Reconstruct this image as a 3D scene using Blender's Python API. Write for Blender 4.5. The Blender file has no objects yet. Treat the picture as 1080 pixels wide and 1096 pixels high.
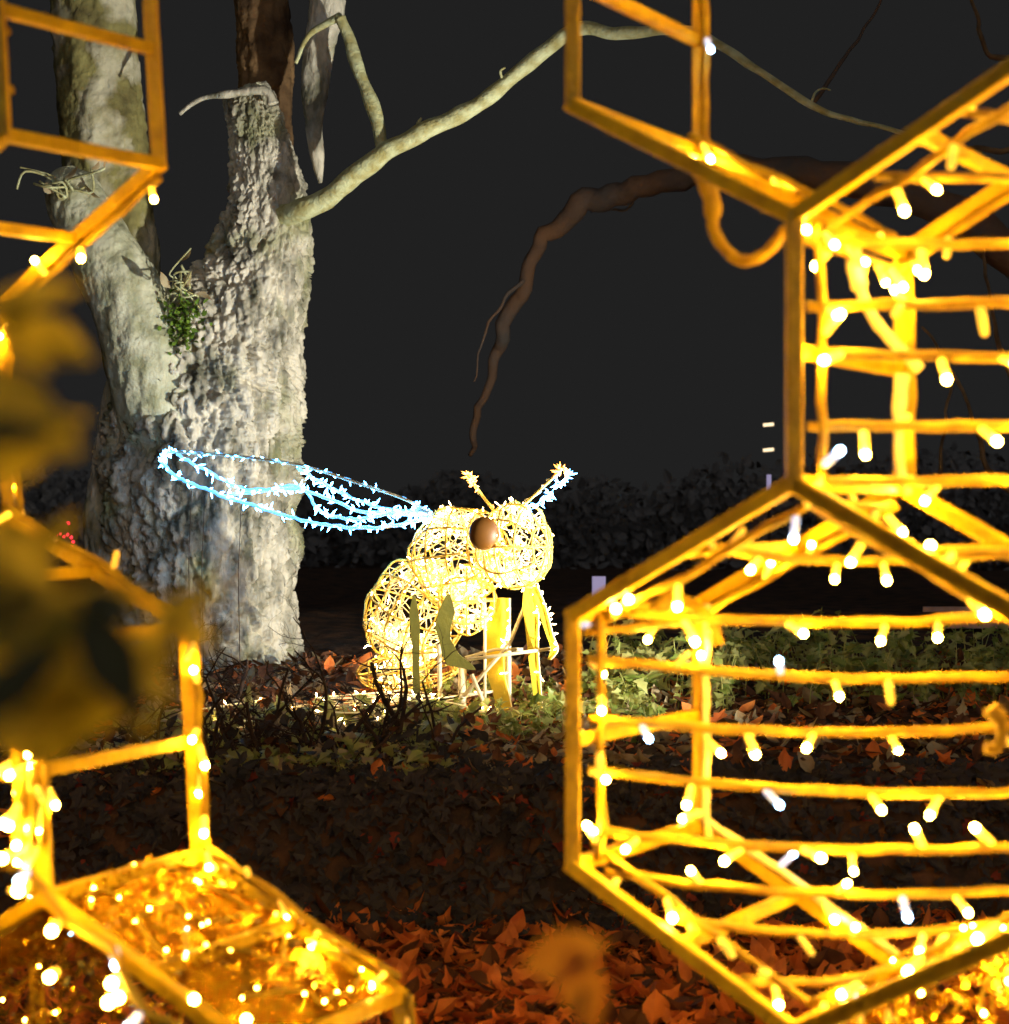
import bpy, math, random
from mathutils import Vector, Matrix, noise
random.seed(7)
V = Vector
R = math.radians
scene = bpy.context.scene
COL = scene.collection

# ------------------------------------------------------------------ camera
cam_d = bpy.data.cameras.new("camera")
cam = bpy.data.objects.new("camera", cam_d)
COL.objects.link(cam)
cam.location = (0, 0, 1.6)
cam.rotation_euler = (R(90), 0, 0)
cam_d.sensor_fit = 'HORIZONTAL'
cam_d.sensor_width = 36.0
cam_d.lens = 66.67
cam_d.clip_start = 0.05
cam_d.clip_end = 600
cam_d.dof.use_dof = True
cam_d.dof.focus_distance = 9.6
cam_d.dof.aperture_fstop = 3.3
scene.camera = cam

# ------------------------------------------------------------------ night sky
world = bpy.data.worlds.new("World")
scene.world = world
world.use_nodes = True
wn = world.node_tree
wn.nodes.clear()
wo = wn.nodes.new('ShaderNodeOutputWorld')
wb = wn.nodes.new('ShaderNodeBackground')
wb.inputs['Color'].default_value = (1.0, 1.0, 1.0, 1)
wb.inputs['Strength'].default_value = 0.0145
wn.links.new(wb.outputs[0], wo.inputs[0])

# faint, wide fill added from behind to lift the darks (the only sun lamp)
sun_d = bpy.data.lights.new("night_fill", 'SUN')
sun_d.energy = 0.31
sun_d.angle = R(40)
sun_d.color = (0.92, 0.95, 1.0)
sun = bpy.data.objects.new("night_fill", sun_d)
sun.rotation_euler = (R(68), 0, R(12))
COL.objects.link(sun)

scene.view_settings.view_transform = 'Standard'
scene.view_settings.look = 'None'
scene.view_settings.exposure = 0
scene.view_settings.gamma = 1
scene.render.engine = 'CYCLES'
scene.cycles.use_denoising = True
scene.cycles.use_light_tree = True
scene.cycles.max_bounces = 6
scene.cycles.sample_clamp_indirect = 4.0
scene.cycles.caustics_reflective = False
scene.cycles.caustics_refractive = False

# ------------------------------------------------------------------ helpers
def P(px, py, Y):
    return V(((px - 540) / 2000 * Y, Y, 1.6 - (py - 548) / 2000 * Y))

class MB:
    def __init__(s):
        s.v, s.f, s.m = [], [], []
    def add(s, vs, fs, mi=0):
        o = len(s.v)
        s.v.extend([tuple(p) for p in vs])
        for f in fs:
            s.f.append(tuple(i + o for i in f)); s.m.append(mi)
    def tube(s, pts, r, n=8, mi=0, flat=1.0, phase=0.0, cap=True):
        pts = [V(p) for p in pts]
        k = len(pts)
        rs = r if isinstance(r, (list, tuple)) else [r] * k
        vs, fs = [], []
        t0 = (pts[1] - pts[0]).normalized()
        a = V((0, 0, 1)) if abs(t0.z) < 0.9 else V((0, 1, 0))
        nrm = (a - t0 * a.dot(t0)).normalized()
        for i in range(k):
            t = (pts[min(i + 1, k - 1)] - pts[max(i - 1, 0)])
            t = t.normalized() if t.length > 1e-9 else t0
            nrm = nrm - t * nrm.dot(t)
            nrm = nrm.normalized() if nrm.length > 1e-6 else t.orthogonal().normalized()
            b = t.cross(nrm)
            for j in range(n):
                an = 2 * math.pi * (j + phase) / n
                vs.append(pts[i] + (nrm * math.cos(an) + b * math.sin(an) * flat) * rs[i])
        for i in range(k - 1):
            for j in range(n):
                q = (j + 1) % n
                fs.append((i * n + j, i * n + q, (i + 1) * n + q, (i + 1) * n + j))
        if cap:
            fs.append(tuple(range(n - 1, -1, -1)))
            fs.append(tuple((k - 1) * n + j for j in range(n)))
        s.add(vs, fs, mi)
    def sphere(s, c, r, sc=(1, 1, 1), nu=10, nv=6, mi=0, rot=None):
        vs, fs = [], []
        c = V(c)
        for i in range(nv + 1):
            th = math.pi * i / nv
            for j in range(nu):
                ph = 2 * math.pi * j / nu
                p = V((math.sin(th) * math.cos(ph) * sc[0], math.sin(th) * math.sin(ph) * sc[1], math.cos(th) * sc[2])) * r
                if rot: p = rot @ p
                vs.append(c + p)
        for i in range(nv):
            for j in range(nu):
                q = (j + 1) % nu
                fs.append((i * nu + j, (i + 1) * nu + j, (i + 1) * nu + q, i * nu + q))
        s.add(vs, fs, mi)
    def octa(s, a, b, r, mi=0):
        """small elongated lamp from a to b"""
        a, b = V(a), V(b)
        t = (b - a)
        if t.length < 1e-6: return
        n1 = t.orthogonal().normalized() * r
        n2 = t.normalized().cross(n1)
        m = a + t * 0.55
        s.add([a, m + n1, m + n2, m - n1, m - n2, b],
              [(0, 2, 1), (0, 3, 2), (0, 4, 3), (0, 1, 4), (5, 1, 2), (5, 2, 3), (5, 3, 4), (5, 4, 1)], mi)
    def leaf(s, base, d, n, L, W, mi=0, curl=0.25, lobes=False):
        base, d = V(base), V(d).normalized()
        n = V(n); n = (n - d * n.dot(d))
        n = n.normalized() if n.length > 1e-5 else d.orthogonal().normalized()
        w = d.cross(n)
        prof = [(0, .05), (.25, .42), (.5, .5), (.75, .32), (1, .02)] if not lobes else \
               [(0, .06), (.14, .5), (.32, .27), (.5, .46), (.68, .2), (1, .02)]
        vs, fs = [], []
        for t, h in prof:
            z = n * (-curl * L * t * t)
            mid = base + d * L * t + z
            up = n * (h * W * 0.35)
            vs += [mid - w * W * h + up, mid, mid + w * W * h + up]
        for i in range(len(prof) - 1):
            o = i * 3
            fs += [(o, o + 1, o + 4, o + 3), (o + 1, o + 2, o + 5, o + 4)]
        s.add(vs, fs, mi)
    def build(s, name, mats, parent=None, smooth=True):
        me = bpy.data.meshes.new(name)
        me.from_pydata(s.v, [], s.f)
        if not isinstance(mats, (list, tuple)): mats = [mats]
        for m in mats: me.materials.append(m)
        if len(mats) > 1: me.polygons.foreach_set('material_index', s.m)
        if smooth: me.polygons.foreach_set('use_smooth', [True] * len(s.f))
        me.update()
        return link(name, me, parent)

def link(name, me, parent=None):
    o = bpy.data.objects.new(name, me)
    COL.objects.link(o)
    if parent is not None:
        o.parent = parent
        if parent.parent is None: o.matrix_parent_inverse = Matrix.Translation(parent.location).inverted()
    return o

def empty(name, loc=(0, 0, 0)):
    o = bpy.data.objects.new(name, None)
    o.location = loc
    o.empty_display_size = 0.1
    COL.objects.link(o)
    return o

def tag(o, label=None, cat=None, group=None, kind=None):
    if label: o['label'] = label
    if cat: o['category'] = cat
    if group: o['group'] = group
    if kind: o['kind'] = kind
    return o

def spline(pts, n=8):
    pts = [V(p) for p in pts]
    out = []
    k = len(pts)
    for i in range(k - 1):
        p0, p1, p2, p3 = pts[max(i - 1, 0)], pts[i], pts[i + 1], pts[min(i + 2, k - 1)]
        for j in range(n):
            t = j / n
            out.append(0.5 * ((2 * p1) + (p2 - p0) * t + (2 * p0 - 5 * p1 + 4 * p2 - p3) * t * t + (-p0 + 3 * p1 - 3 * p2 + p3) * t ** 3))
    out.append(pts[-1])
    return out

def lerp(a, b, t): return a + (b - a) * t
def rnd(a, b): return random.uniform(a, b)
def rvec():
    while True:
        v = V((rnd(-1, 1), rnd(-1, 1), rnd(-1, 1)))
        if 0.05 < v.length < 1: return v.normalized()

# ------------------------------------------------------------------ materials
def mat(name, color, rough=0.6, metal=0.0, color2=None, scale=8.0, bump=0.0, bscale=40.0, trans=0.0,
        emit=None, estr=0.0, spec=0.5, stretch=None, detail=5.0, lo=0.35, hi=0.65, tcol=None):
    m = bpy.data.materials.new(name)
    m.use_nodes = True
    nt = m.node_tree
    n, l = nt.nodes, nt.links
    n.clear()
    out = n.new('ShaderNodeOutputMaterial')
    b = n.new('ShaderNodeBsdfPrincipled')
    b.inputs['Base Color'].default_value = (*color, 1)
    b.inputs['Roughness'].default_value = rough
    b.inputs['Metallic'].default_value = metal
    b.inputs['Specular IOR Level'].default_value = spec
    geo = n.new('ShaderNodeNewGeometry')
    vec = geo.outputs['Position']
    if stretch:
        mp = n.new('ShaderNodeMapping'); mp.inputs['Scale'].default_value = stretch
        l.new(vec, mp.inputs['Vector']); vec = mp.outputs[0]
    colsock = None
    if color2 is not None:
        no = n.new('ShaderNodeTexNoise'); no.inputs['Scale'].default_value = scale; no.inputs['Detail'].default_value = detail
        l.new(vec, no.inputs['Vector'])
        mr = n.new('ShaderNodeMapRange'); mr.inputs['From Min'].default_value = lo; mr.inputs['From Max'].default_value = hi
        l.new(no.outputs['Fac'], mr.inputs['Value'])
        mx = n.new('ShaderNodeMix'); mx.data_type = 'RGBA'
        mx.inputs['A'].default_value = (*color, 1); mx.inputs['B'].default_value = (*color2, 1)
        l.new(mr.outputs['Result'], mx.inputs['Factor'])
        colsock = mx.outputs['Result']
        l.new(colsock, b.inputs['Base Color'])
    if bump:
        nb = n.new('ShaderNodeTexNoise'); nb.inputs['Scale'].default_value = bscale; nb.inputs['Detail'].default_value = 6
        l.new(vec, nb.inputs['Vector'])
        bp = n.new('ShaderNodeBump'); bp.inputs['Strength'].default_value = bump; bp.inputs['Distance'].default_value = 0.02
        l.new(nb.outputs['Fac'], bp.inputs['Height']); l.new(bp.outputs[0], b.inputs['Normal'])
    sh = b.outputs[0]
    if emit:
        b.inputs['Emission Color'].default_value = (*emit, 1)
        b.inputs['Emission Strength'].default_value = estr
    if trans:
        tr = n.new('ShaderNodeBsdfTranslucent')
        tr.inputs['Color'].default_value = (*(tcol or color), 1)
        if colsock and not tcol: l.new(colsock, tr.inputs['Color'])
        ms = n.new('ShaderNodeMixShader'); ms.inputs[0].default_value = trans
        l.new(sh, ms.inputs[1]); l.new(tr.outputs[0], ms.inputs[2]); sh = ms.outputs[0]
    l.new(sh, out.inputs['Surface'])
    return m

AMBER = (1.0, 0.50, 0.035)
WARM = (1.0, 0.55, 0.14)
COOL = (0.10, 0.46, 1.0)
M = {}
M['gold_bar'] = mat('gold_paint', (0.74, 0.50, 0.012), 0.42, 0.0, (0.50, 0.31, 0.008), 16, 0.45, 70)
M['cable'] = mat('amber_cable', (0.50, 0.34, 0.010), 0.5, 0, (0.30, 0.18, 0.006), 26, 0.35, 110)
M['pale_cable'] = mat('pale_cable', (0.93, 0.84, 0.66), 0.5, 0, (0.85, 0.72, 0.45), 30, 0.2, 120)
M['socket'] = mat('lamp_socket', (0.93, 0.80, 0.35), 0.35, 0, trans=0.5, emit=(1.0, 0.50, 0.05), estr=1.3)
M['led'] = mat('warm_led', (1, .8, .4), 0.3, emit=AMBER, estr=800)
M['socket_cool'] = mat('lamp_socket_cool', (0.85, 0.88, 0.95), 0.35, 0, trans=0.5, emit=(0.38, 0.58, 1.0), estr=0.8)
M['led_cool'] = mat('cool_led', (.8, .9, 1), 0.3, emit=(.34, .62, 1.0), estr=45)
M['foil'] = mat('gold_foil', (0.72, 0.44, 0.03), 0.26, 0.85, (0.45, 0.22, 0.015), 24, 0.9, 60)
M['flake'] = mat('gold_flake', (0.90, 0.62, 0.08), 0.2, 0.85, (0.7, 0.38, 0.02), 40)
M['bee_wire'] = mat('bee_wire', (0.92, 0.66, 0.14), 0.45, 0, (0.85, 0.55, 0.08), 20)
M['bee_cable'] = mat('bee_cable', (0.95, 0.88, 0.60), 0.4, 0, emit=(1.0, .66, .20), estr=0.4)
M['bee_led'] = mat('bee_led', (1, .85, .5), 0.3, emit=(1.0, 0.66, 0.24), estr=60)
M['tip_led'] = mat('tip_led', (1, .7, .3), 0.3, emit=(1.0, 0.36, 0.05), estr=9)
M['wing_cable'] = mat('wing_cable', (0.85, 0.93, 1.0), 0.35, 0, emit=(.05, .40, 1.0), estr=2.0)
M['wing_led'] = mat('wing_led', (.8, .95, 1), 0.3, emit=COOL, estr=40)
M['leg_panel'] = mat('leg_panel', (0.80, 0.60, 0.04), 0.45, 0, (0.70, 0.52, 0.03), 12, 0.2, 60)
M['leg_shaded'] = mat('shaded_panel', (0.17, 0.15, 0.02), 0.5, 0, (0.12, 0.11, 0.015), 12, 0.2, 60)  # backlit legs: their shade is put into this darker panel colour
M['stand'] = mat('pale_stand', (0.80, 0.72, 0.52), 0.5, 0, (0.66, 0.56, 0.36), 14)
M['eye'] = mat('amber_eye', (0.17, 0.065, 0.004), 0.5, 0, (0.13, 0.045, 0.003), 9)
M['bark'] = mat('pale_bark', (0.62, 0.57, 0.46), 0.9, 0, (0.13, 0.125, 0.085), 7, 1.0, 34, stretch=(1, 1, .5), spec=0.2, lo=.42, hi=.66, detail=8)
def stain(m, col, scale, lo, hi):
    nt = m.node_tree; n, l = nt.nodes, nt.links
    b = next(x for x in n if x.type == 'BSDF_PRINCIPLED')
    src = b.inputs['Base Color'].links[0].from_socket
    g_ = n.new('ShaderNodeNewGeometry')
    no = n.new('ShaderNodeTexNoise'); no.inputs['Scale'].default_value = scale; no.inputs['Detail'].default_value = 6
    l.new(g_.outputs['Position'], no.inputs['Vector'])
    mr = n.new('ShaderNodeMapRange'); mr.inputs['From Min'].default_value = lo; mr.inputs['From Max'].default_value = hi; mr.inputs['To Max'].default_value = .85
    l.new(no.outputs['Fac'], mr.inputs['Value'])
    mx = n.new('ShaderNodeMix'); mx.data_type = 'RGBA'; mx.inputs['B'].default_value = (*col, 1)
    l.new(mr.outputs['Result'], mx.inputs['Factor']); l.new(src, mx.inputs['A']); l.new(mx.outputs['Result'], b.inputs['Base Color'])
stain(M['bark'], (0.24, 0.25, 0.10), 2.1, .52, .68)
stain(M['bark'], (0.09, 0.085, 0.06), 3.7, .58, .70)
M['bark_smooth'] = mat('smooth_bark', (0.66, 0.65, 0.48), 0.85, 0, (0.34, 0.34, 0.20), 7, 0.8, 26, spec=0.2)
M['bark_olive'] = mat('olive_bark', (0.30, 0.27, 0.10), 0.9, 0, (0.12, 0.10, 0.04), 6, 0.9, 20, spec=0.2)
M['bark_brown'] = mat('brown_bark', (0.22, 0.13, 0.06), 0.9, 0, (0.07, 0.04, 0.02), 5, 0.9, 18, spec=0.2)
M['bark_dim'] = mat('dim_bark', (0.17, 0.085, 0.042), 0.9, 0, (0.085, 0.07, 0.06), 2.2, 0.8, 14, spec=0.2)
stain(M['bark_olive'], (0.62, 0.58, 0.42), 3.0, .5, .62)
stain(M['bark_smooth'], (0.15, 0.15, 0.09), 4.5, .57, .68)
M['branch'] = mat('lichen_branch', (0.56, 0.58, 0.34), 0.85, 0, (0.36, 0.32, 0.13), 14, 0.6, 40, spec=0.2)
M['twig'] = mat('dark_twig', (0.035, 0.022, 0.016), 0.8, 0, (0.07, 0.04, 0.025), 20, spec=0.2)
M['moss'] = mat('moss', (0.16, 0.26, 0.02), 0.9, 0, (0.07, 0.13, 0.01), 30, trans=0.2)
M['soil'] = mat('soil', (0.13, 0.065, 0.035), 0.95, 0, (0.03, 0.025, 0.022), 6, 0.8, 20, spec=0.15)
M['litter'] = mat('orange_litter', (0.95, 0.32, 0.07), 0.7, 0, (0.66, 0.15, 0.035), 9, trans=0.2, spec=0.2)
M['litter_dark'] = mat('brown_litter', (0.20, 0.085, 0.04), 0.7, 0, (0.10, 0.04, 0.02), 9, trans=0.15, spec=0.2)
M['litter_pale'] = mat('pale_litter', (0.50, 0.42, 0.26), 0.7, 0, (0.28, 0.16, 0.06), 11, trans=0.25, spec=0.25)
M['ivy'] = mat('ivy_green', (0.18, 0.26, 0.04), 0.45, 0, (0.30, 0.34, 0.08), 14, trans=0.3)
M['ivy_pale'] = mat('ivy_pale', (0.52, 0.50, 0.18), 0.5, 0, (0.34, 0.38, 0.09), 14, trans=0.3)
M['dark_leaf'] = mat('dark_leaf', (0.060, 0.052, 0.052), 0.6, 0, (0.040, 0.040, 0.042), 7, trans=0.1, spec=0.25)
M['backdrop'] = mat('backdrop_leaf', (0.16, 0.15, 0.145), 0.8, 0, (0.11, 0.105, 0.10), 3, spec=0.1)
M['red_leaf'] = mat('red_leaf', (0.30, 0.06, 0.035), 0.7, 0, (0.15, 0.03, 0.02), 9, trans=0.2, spec=0.2)
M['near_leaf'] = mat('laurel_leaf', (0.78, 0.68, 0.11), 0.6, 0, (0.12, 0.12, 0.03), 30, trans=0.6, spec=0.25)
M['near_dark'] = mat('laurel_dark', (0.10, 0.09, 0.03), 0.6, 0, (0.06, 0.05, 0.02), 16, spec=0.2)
M['dry_leaf'] = mat('dry_leaf', (0.70, 0.36, 0.06), 0.7, 0, (0.55, 0.25, 0.04), 20, trans=0.5, spec=0.2)
M['black'] = mat('black_metal', (0.02, 0.02, 0.022), 0.45, 0.3, (0.035, 0.034, 0.034), 20)
M['lamp_face'] = mat('flood_glass', (.9, .95, 1), 0.2, emit=(.9, 1.0, .92), estr=8)
M['pink_wood'] = mat('bench_wood', (0.50, 0.30, 0.22), 0.7, 0, (0.38, 0.21, 0.15), 12, 0.3, 40)
M['grey_post'] = mat('grey_post', (0.42, 0.40, 0.42), 0.7, 0, (0.30, 0.29, 0.31), 8)
M['lav'] = mat('lavender_glow', (.5, .45, .7), 0.5, emit=(.45, .38, .62), estr=0.55)
M['red_led'] = mat('red_led', (1, .1, .15), 0.3, emit=(1.0, 0.015, 0.05), estr=5)
M['gold_led'] = mat('far_gold_led', (1, .7, .3), 0.3, emit=(1.0, 0.45, 0.10), estr=5)
M['white_led'] = mat('far_white_led', (1, .9, .7), 0.3, emit=(1.0, 0.75, 0.45), estr=1.6)

# ------------------------------------------------------------------ ground
GZ = -0.12
def height(x, y):
    n = noise.noise(V((x * .9, y * .9, 0))) * .05 + noise.noise(V((x * 3, y * 3, 4))) * .02
    edge = 7.55 + noise.noise(V((x * 1.2, 0, 7))) * .10
    t = min(max((y - edge) / 0.28, 0), 1); t = t * t * (3 - 2 * t)
    up = 0.46 + max(0, min(y, 14) - 7.7) * 0.062
    return lerp(GZ + n * .4, up + n, t)
mb = MB()
xs = [-100, -60, -20, -9] + [-6 + 12 * i / 120 for i in range(121)] + [9, 20, 60, 100]
ys = [-35, -15, -4, 0, 1.5] + [2.5 + 12.5 * i / 150 for i in range(151)] + [18, 25, 50, 100, 165]
for y in ys:
    for x in xs: mb.v.append((x, y, height(x, y)))
nx = len(xs)
for j in range(len(ys) - 1):
    for i in range(nx - 1):
        mb.f.append((j * nx + i, j * nx + i + 1, (j + 1) * nx + i + 1, (j + 1) * nx + i)); mb.m.append(0)
g = mb.build('ground', M['soil'])
tag(g, 'dark earth ground with a low planted bank behind the path', 'ground', kind='structure')

# ------------------------------------------------------------------ LED lamp meshes
def lamp_mesh(name, s, l, led_r=.0068):
    b = MB()
    b.tube([(0, 0, 0), (0, 0, -.006), (0, 0, -.040)], [.005, .0078, .0072], 8, 0)
    b.sphere((0, 0, -.044), led_r, (1, 1, 1.15), 10, 6, 1)
    me = bpy.data.meshes.new(name)
    me.from_pydata(b.v, [], b.f)
    me.materials.append(s); me.materials.append(l)
    me.polygons.foreach_set('material_index', b.m)
    me.polygons.foreach_set('use_smooth', [True] * len(b.f))
    return me
LAMP = lamp_mesh('bulb', M['socket'], M['led'])
LAMP_OFF = lamp_mesh('unlit_bulb', M['socket'], M['socket'])
LAMP_COOL = lamp_mesh('cool_bulb', M['socket_cool'], M['led_cool'])

def put_lamp(parent, p, d, cool=False, sc=1.0, off=0.0):
    sc *= rnd(.85, 1.15)
    o = bpy.data.objects.new('bulb', LAMP_COOL if cool else LAMP_OFF if random.random() < off else LAMP)
    COL.objects.link(o)
    q = V(d).normalized().to_track_quat('-Z', 'Y').to_matrix().to_4x4()
    o.parent = parent
    o.matrix_basis = Matrix.Translation(V(p)) @ q @ Matrix.Diagonal((sc, sc, sc, 1))
    if cool: o['label'] = 'cool white bulb among the amber ones'
    return o

def light_string(parent, pts, step=0.11, r=.0098, mat_='cable', start=.05, pcool=0.1, down=1.0, wob=.004, lamp=True, skip=0.0):
    """a twisted cable along pts with stubby lamps hanging off it"""
    pts = [V(p) for p in pts]
    dense = []
    for i in range(len(pts) - 1):
        n = max(2, int((pts[i + 1] - pts[i]).length / .03))
        for j in range(n): dense.append(pts[i].lerp(pts[i + 1], j / n))
    dense.append(pts[-1])
    sd = random.random() * 50
    w = [p + noise.noise_vector(p * 14 + V((sd, 0, 0))) * wob for p in dense]
    b = MB()
    b.tube(w, [r * (1 + .22 * noise.noise(p * 40)) for p in w], 8)
    s = b.build('light_string', M[mat_], parent)
    if lamp:
        acc, nxt = 0, start
        for i in range(len(w) - 1):
            acc += (w[i + 1] - w[i]).length
            if acc >= nxt:
                nxt += step * rnd(.55, 1.5)
                if random.random() < skip: continue
                d = V((rnd(-.8, .8), rnd(-1.1, .3), rnd(-1.3, -.2) * down))
                if random.random() < .2: d.z = abs(d.z) * .7
                put_lamp(s, w[i] + d.normalized() * r * .6, d, random.random() < pcool, 1.0, .2)
    return s

def bar(parent, a, b, w=.03, name='frame_bar', m='gold_bar', h=None):
    mbx = MB()
    a, b = V(a), V(b)
    t = (b - a).normalized()
    k = 7
    pts = [a - t * w * .35] + [a.lerp(b, i / k) for i in range(1, k)] + [b + t * w * .35]
    mbx.tube(pts, [w * .70] * len(pts), 4, 0, flat=1.0, phase=0.5)
    o = mbx.build(name, M[m], parent, smooth=False)
    bv = o.modifiers.new('edge', 'BEVEL'); bv.width = .004; bv.segments = 2; bv.limit_method = 'ANGLE'
    return o

class Honey:
    """a hexagon lattice: columns along u, extruded along e, with an optional roll"""
    def __init__(s, origin, theta, half, depth, side, slope, z0, name, roll=0.0, piv=None):
        s.o = V(origin); s.u = V((math.cos(theta), -math.sin(theta), 0)); s.e = V((math.sin(theta), math.cos(theta), 0))
        s.half, s.depth, s.side, s.slope, s.z0 = half, depth, side, slope, z0
        s.root = empty(name, (origin[0], origin[1], GZ))
        s.roll, s.piv = roll, piv
        s.edges = set()
    def pt(s, c, z, e=0.0):
        p = V((s.o.x, s.o.y, 0)) + s.u * (s.half * c) + s.e * (e * s.depth) + V((0, 0, z))
        if s.roll:
            d = p - s.piv
            ca, sa = math.cos(s.roll), math.sin(s.roll)
            p = s.piv + V((d.x * ca + d.z * sa, d.y, -d.x * sa + d.z * ca))
        return p
    def cell(s, c, zl):
        """cell with centre column c; zl = lower end of its upright sides"""
        zu = zl + s.side
        k = [(c - 1, zl), (c - 1, zu), (c, zu + s.slope), (c + 1, zu), (c + 1, zl), (c, zl - s.slope)]
        k = [(a, round(b, 4)) for a, b in k]
        for i in range(6):
            s.edges.add(tuple(sorted((k[i], k[(i + 1) % 6]))))
        return k
    def finish(s, mids=True):
        nodes = set()
        for a, b in sorted(s.edges):
            nodes |= {a, b}
            for e in (0, 1):
                bar(s.root, s.pt(*a, e), s.pt(*b, e))
            if mids:
                m = ((a[0] + b[0]) / 2, (a[1] + b[1]) / 2)
                bar(s.root, s.pt(*m, 0.03), s.pt(*m, .97), .026, 'strut')
        for n_ in sorted(nodes):
            bar(s.root, s.pt(*n_, .03), s.pt(*n_, .97), .028, 'strut')
    def span(s, c, zl, z):
        """column range of cell c at height z"""
        zu = zl + s.side
        if z > zu: k = 1 - (z - zu) / s.slope
        elif z < zl: k = 1 - (zl - z) / s.slope
        else: k = 1
        return c - k, c + k

def tinsel(h, name, faces, nflake, nlamp, hexes=(), nfill=0, lamp_sc=.8, nhex=30, zmin=-9, face_sc=.8):
    """crumpled gold foil stretched on prism faces, loose flakes and small lamps"""
    b = MB()
    bf = MB()
    lampspots = []
    for (a, c) in faces:
        nu, nv = 26, 22
        pts = []
        A0, A1, B0, B1 = h.pt(*a, .04), h.pt(*c, .04), h.pt(*a, .96), h.pt(*c, .96)
        nrm = (A1 - A0).cross(B0 - A0).normalized()
        if nrm.z < 0: nrm = -nrm
        for i in range(nu + 1):
            for j in range(nv + 1):
                p = A0.lerp(A1, i / nu).lerp(B0.lerp(B1, i / nu), j / nv)
                q = p + nrm * (noise.noise(p * 9) * .022 + noise.noise(p * 31) * .012 - .012)
                pts.append(q)
        fs = [(i * (nv + 1) + j, (i + 1) * (nv + 1) + j, (i + 1) * (nv + 1) + j + 1, i * (nv + 1) + j + 1) for i in range(nu) for j in range(nv)]
        b.add(pts, fs)
        for k in range(nflake):
            p = A0.lerp(A1, random.random()).lerp(B0.lerp(B1, random.random()), .5)
            p = A0 + (A1 - A0) * random.random() + (B0 - A0) * random.random() + nrm * rnd(-.005, .022)
            bf.leaf(p, rvec(), (nrm + rvec() * .9), rnd(.010, .022), rnd(.008, .016), curl=rnd(-.3, .4))
        for k in range(nlamp):
            lampspots.append(A0 + (A1 - A0) * rnd(.05, .95) + (B0 - A0) * rnd(.05, .95) + nrm * rnd(.008, .03))
    for (c, zl) in hexes:
        for k in range(nfill):
            z = rnd(max(zmin - .1, zl - h.slope + .05), zl + h.side + h.slope - .02)
            lo, hi = h.span(c, zl, z)
            if hi - lo < .1: continue
            p = h.pt(rnd(lo + .08, hi - .08), z, rnd(.03, .75))
            bf.leaf(p, rvec(), rvec(), rnd(.010, .034), rnd(.008, .022), curl=rnd(-.4, .5))
        for k in range(nhex):
            z = rnd(max(zmin, zl - h.slope + .05), zl + h.side + h.slope - .03)
            lo, hi = h.span(c, zl, z)
            lampspots.append(h.pt(rnd(lo + .08, hi - .08), z, rnd(.0, .6)))
    o = b.build('foil_sheet', M['foil'], h.root)
    f = bf.build('tinsel_flakes', M['flake'], h.root, smooth=False)
    f['kind'] = 'stuff'
    net = MB()
    cur = lampspots[0]
    rest = lampspots[1:]
    chain = [cur]
    while rest:
        rest.sort(key=lambda q: (q - cur).length)
        cur = rest.pop(0); chain.append(cur)
    pts = spline(chain, 3)
    net.tube([p + rvec() * .004 for p in pts], .0035, 5)
    s = net.build('light_string', M['cable'], h.root)
    for p in lampspots:
        put_lamp(s, p, rvec() + V((0, -.5, .3)), random.random() < .07, lamp_sc * rnd(.7, 1.1))

# ------------------------------------------------------------------ right honeycomb
TH = R(32)
hr = Honey((0.135, 3.70), TH, .4717, .566, .495, .26, 0, 'honeycomb_frame')
tag(hr.root, 'tall gold honeycomb light frame on the right, open hexagon cells strung with amber bulbs', 'light sculpture', 'honeycomb light frames')
A, B_, C_, D_ = (1, .90), (2, 1.65), (1, 2.405), (2, .14)
for c in (A, B_, C_, D_): hr.cell(*c)
hr.finish()

def cell_strings(h, cell, zs, e=.11, sag=.02, step=.165, pcool=.12, e2=.9):
    for z in zs:
        lo, hi = h.span(cell[0], cell[1], z)
        n = 10
        pts = []
        dz = rnd(-.012, .012)
        for i in range(n + 1):
            t = i / n
            c = lerp(lo, hi, t)
            pts.append(h.pt(c, z + dz * (t - .5) * 2 - sag * 4 * t * (1 - t), lerp(e, e2, t)))
        light_string(h.root, pts, step, pcool=pcool, start=rnd(.03, .12))
cell_strings(hr, A, [1.53, 1.41, 1.30, 1.193, 1.075, .962], sag=.028)
cell_strings(hr, A, [.88, .80, .715], sag=.035)
cell_strings(hr, B_, [1.53, 1.668, 1.769, 1.888, 1.996, 2.10, 2.22, 2.31], sag=.006)

def edge_string(h, a, b, e, off, step=.13, pcool=.05, mat_='cable', r=.009, lamp=True):
    off = V(off)
    pa, pb = h.pt(*a, e) + off, h.pt(*b, e) + off
    light_string(h.root, [pa, pb], step, r, mat_, pcool=pcool, wob=.008, lamp=lamp)
inn = hr.u * .026
edge_string(hr, (0, .90), (0, 1.395), .12, inn)
edge_string(hr, (0, .90), (0, 1.395), .97, inn, mat_='pale_cable', step=.11)
edge_string(hr, (1, 1.65), (0, 1.395)  , .13, (0, 0, -.032), step=.15)
edge_string(hr, (1, 1.65), (2, 1.395)  , .13, (0, 0, -.036))
edge_string(hr, (1, 1.65), (0, 1.395), .97, (0, 0, -.034))
edge_string(hr, (0, .90), (1, .64), .13, (0, 0, .034), step=.10)
edge_string(hr, (1, .64), (2, .90), .13, (0, 0, .034), step=.09)
edge_string(hr, (0, .90), (1, .64), .97, (0, 0, .034), mat_='pale_cable', step=.2)
edge_string(hr, (1, 1.65), (1, 2.145), .12, inn, step=.17)
edge_string(hr, (1, 1.65), (1, 2.145), .97, inn, step=.15)
edge_string(hr, (1, 2.145), (2, 2.405)  , .13, (0, 0, -.036), step=.16)
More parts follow.
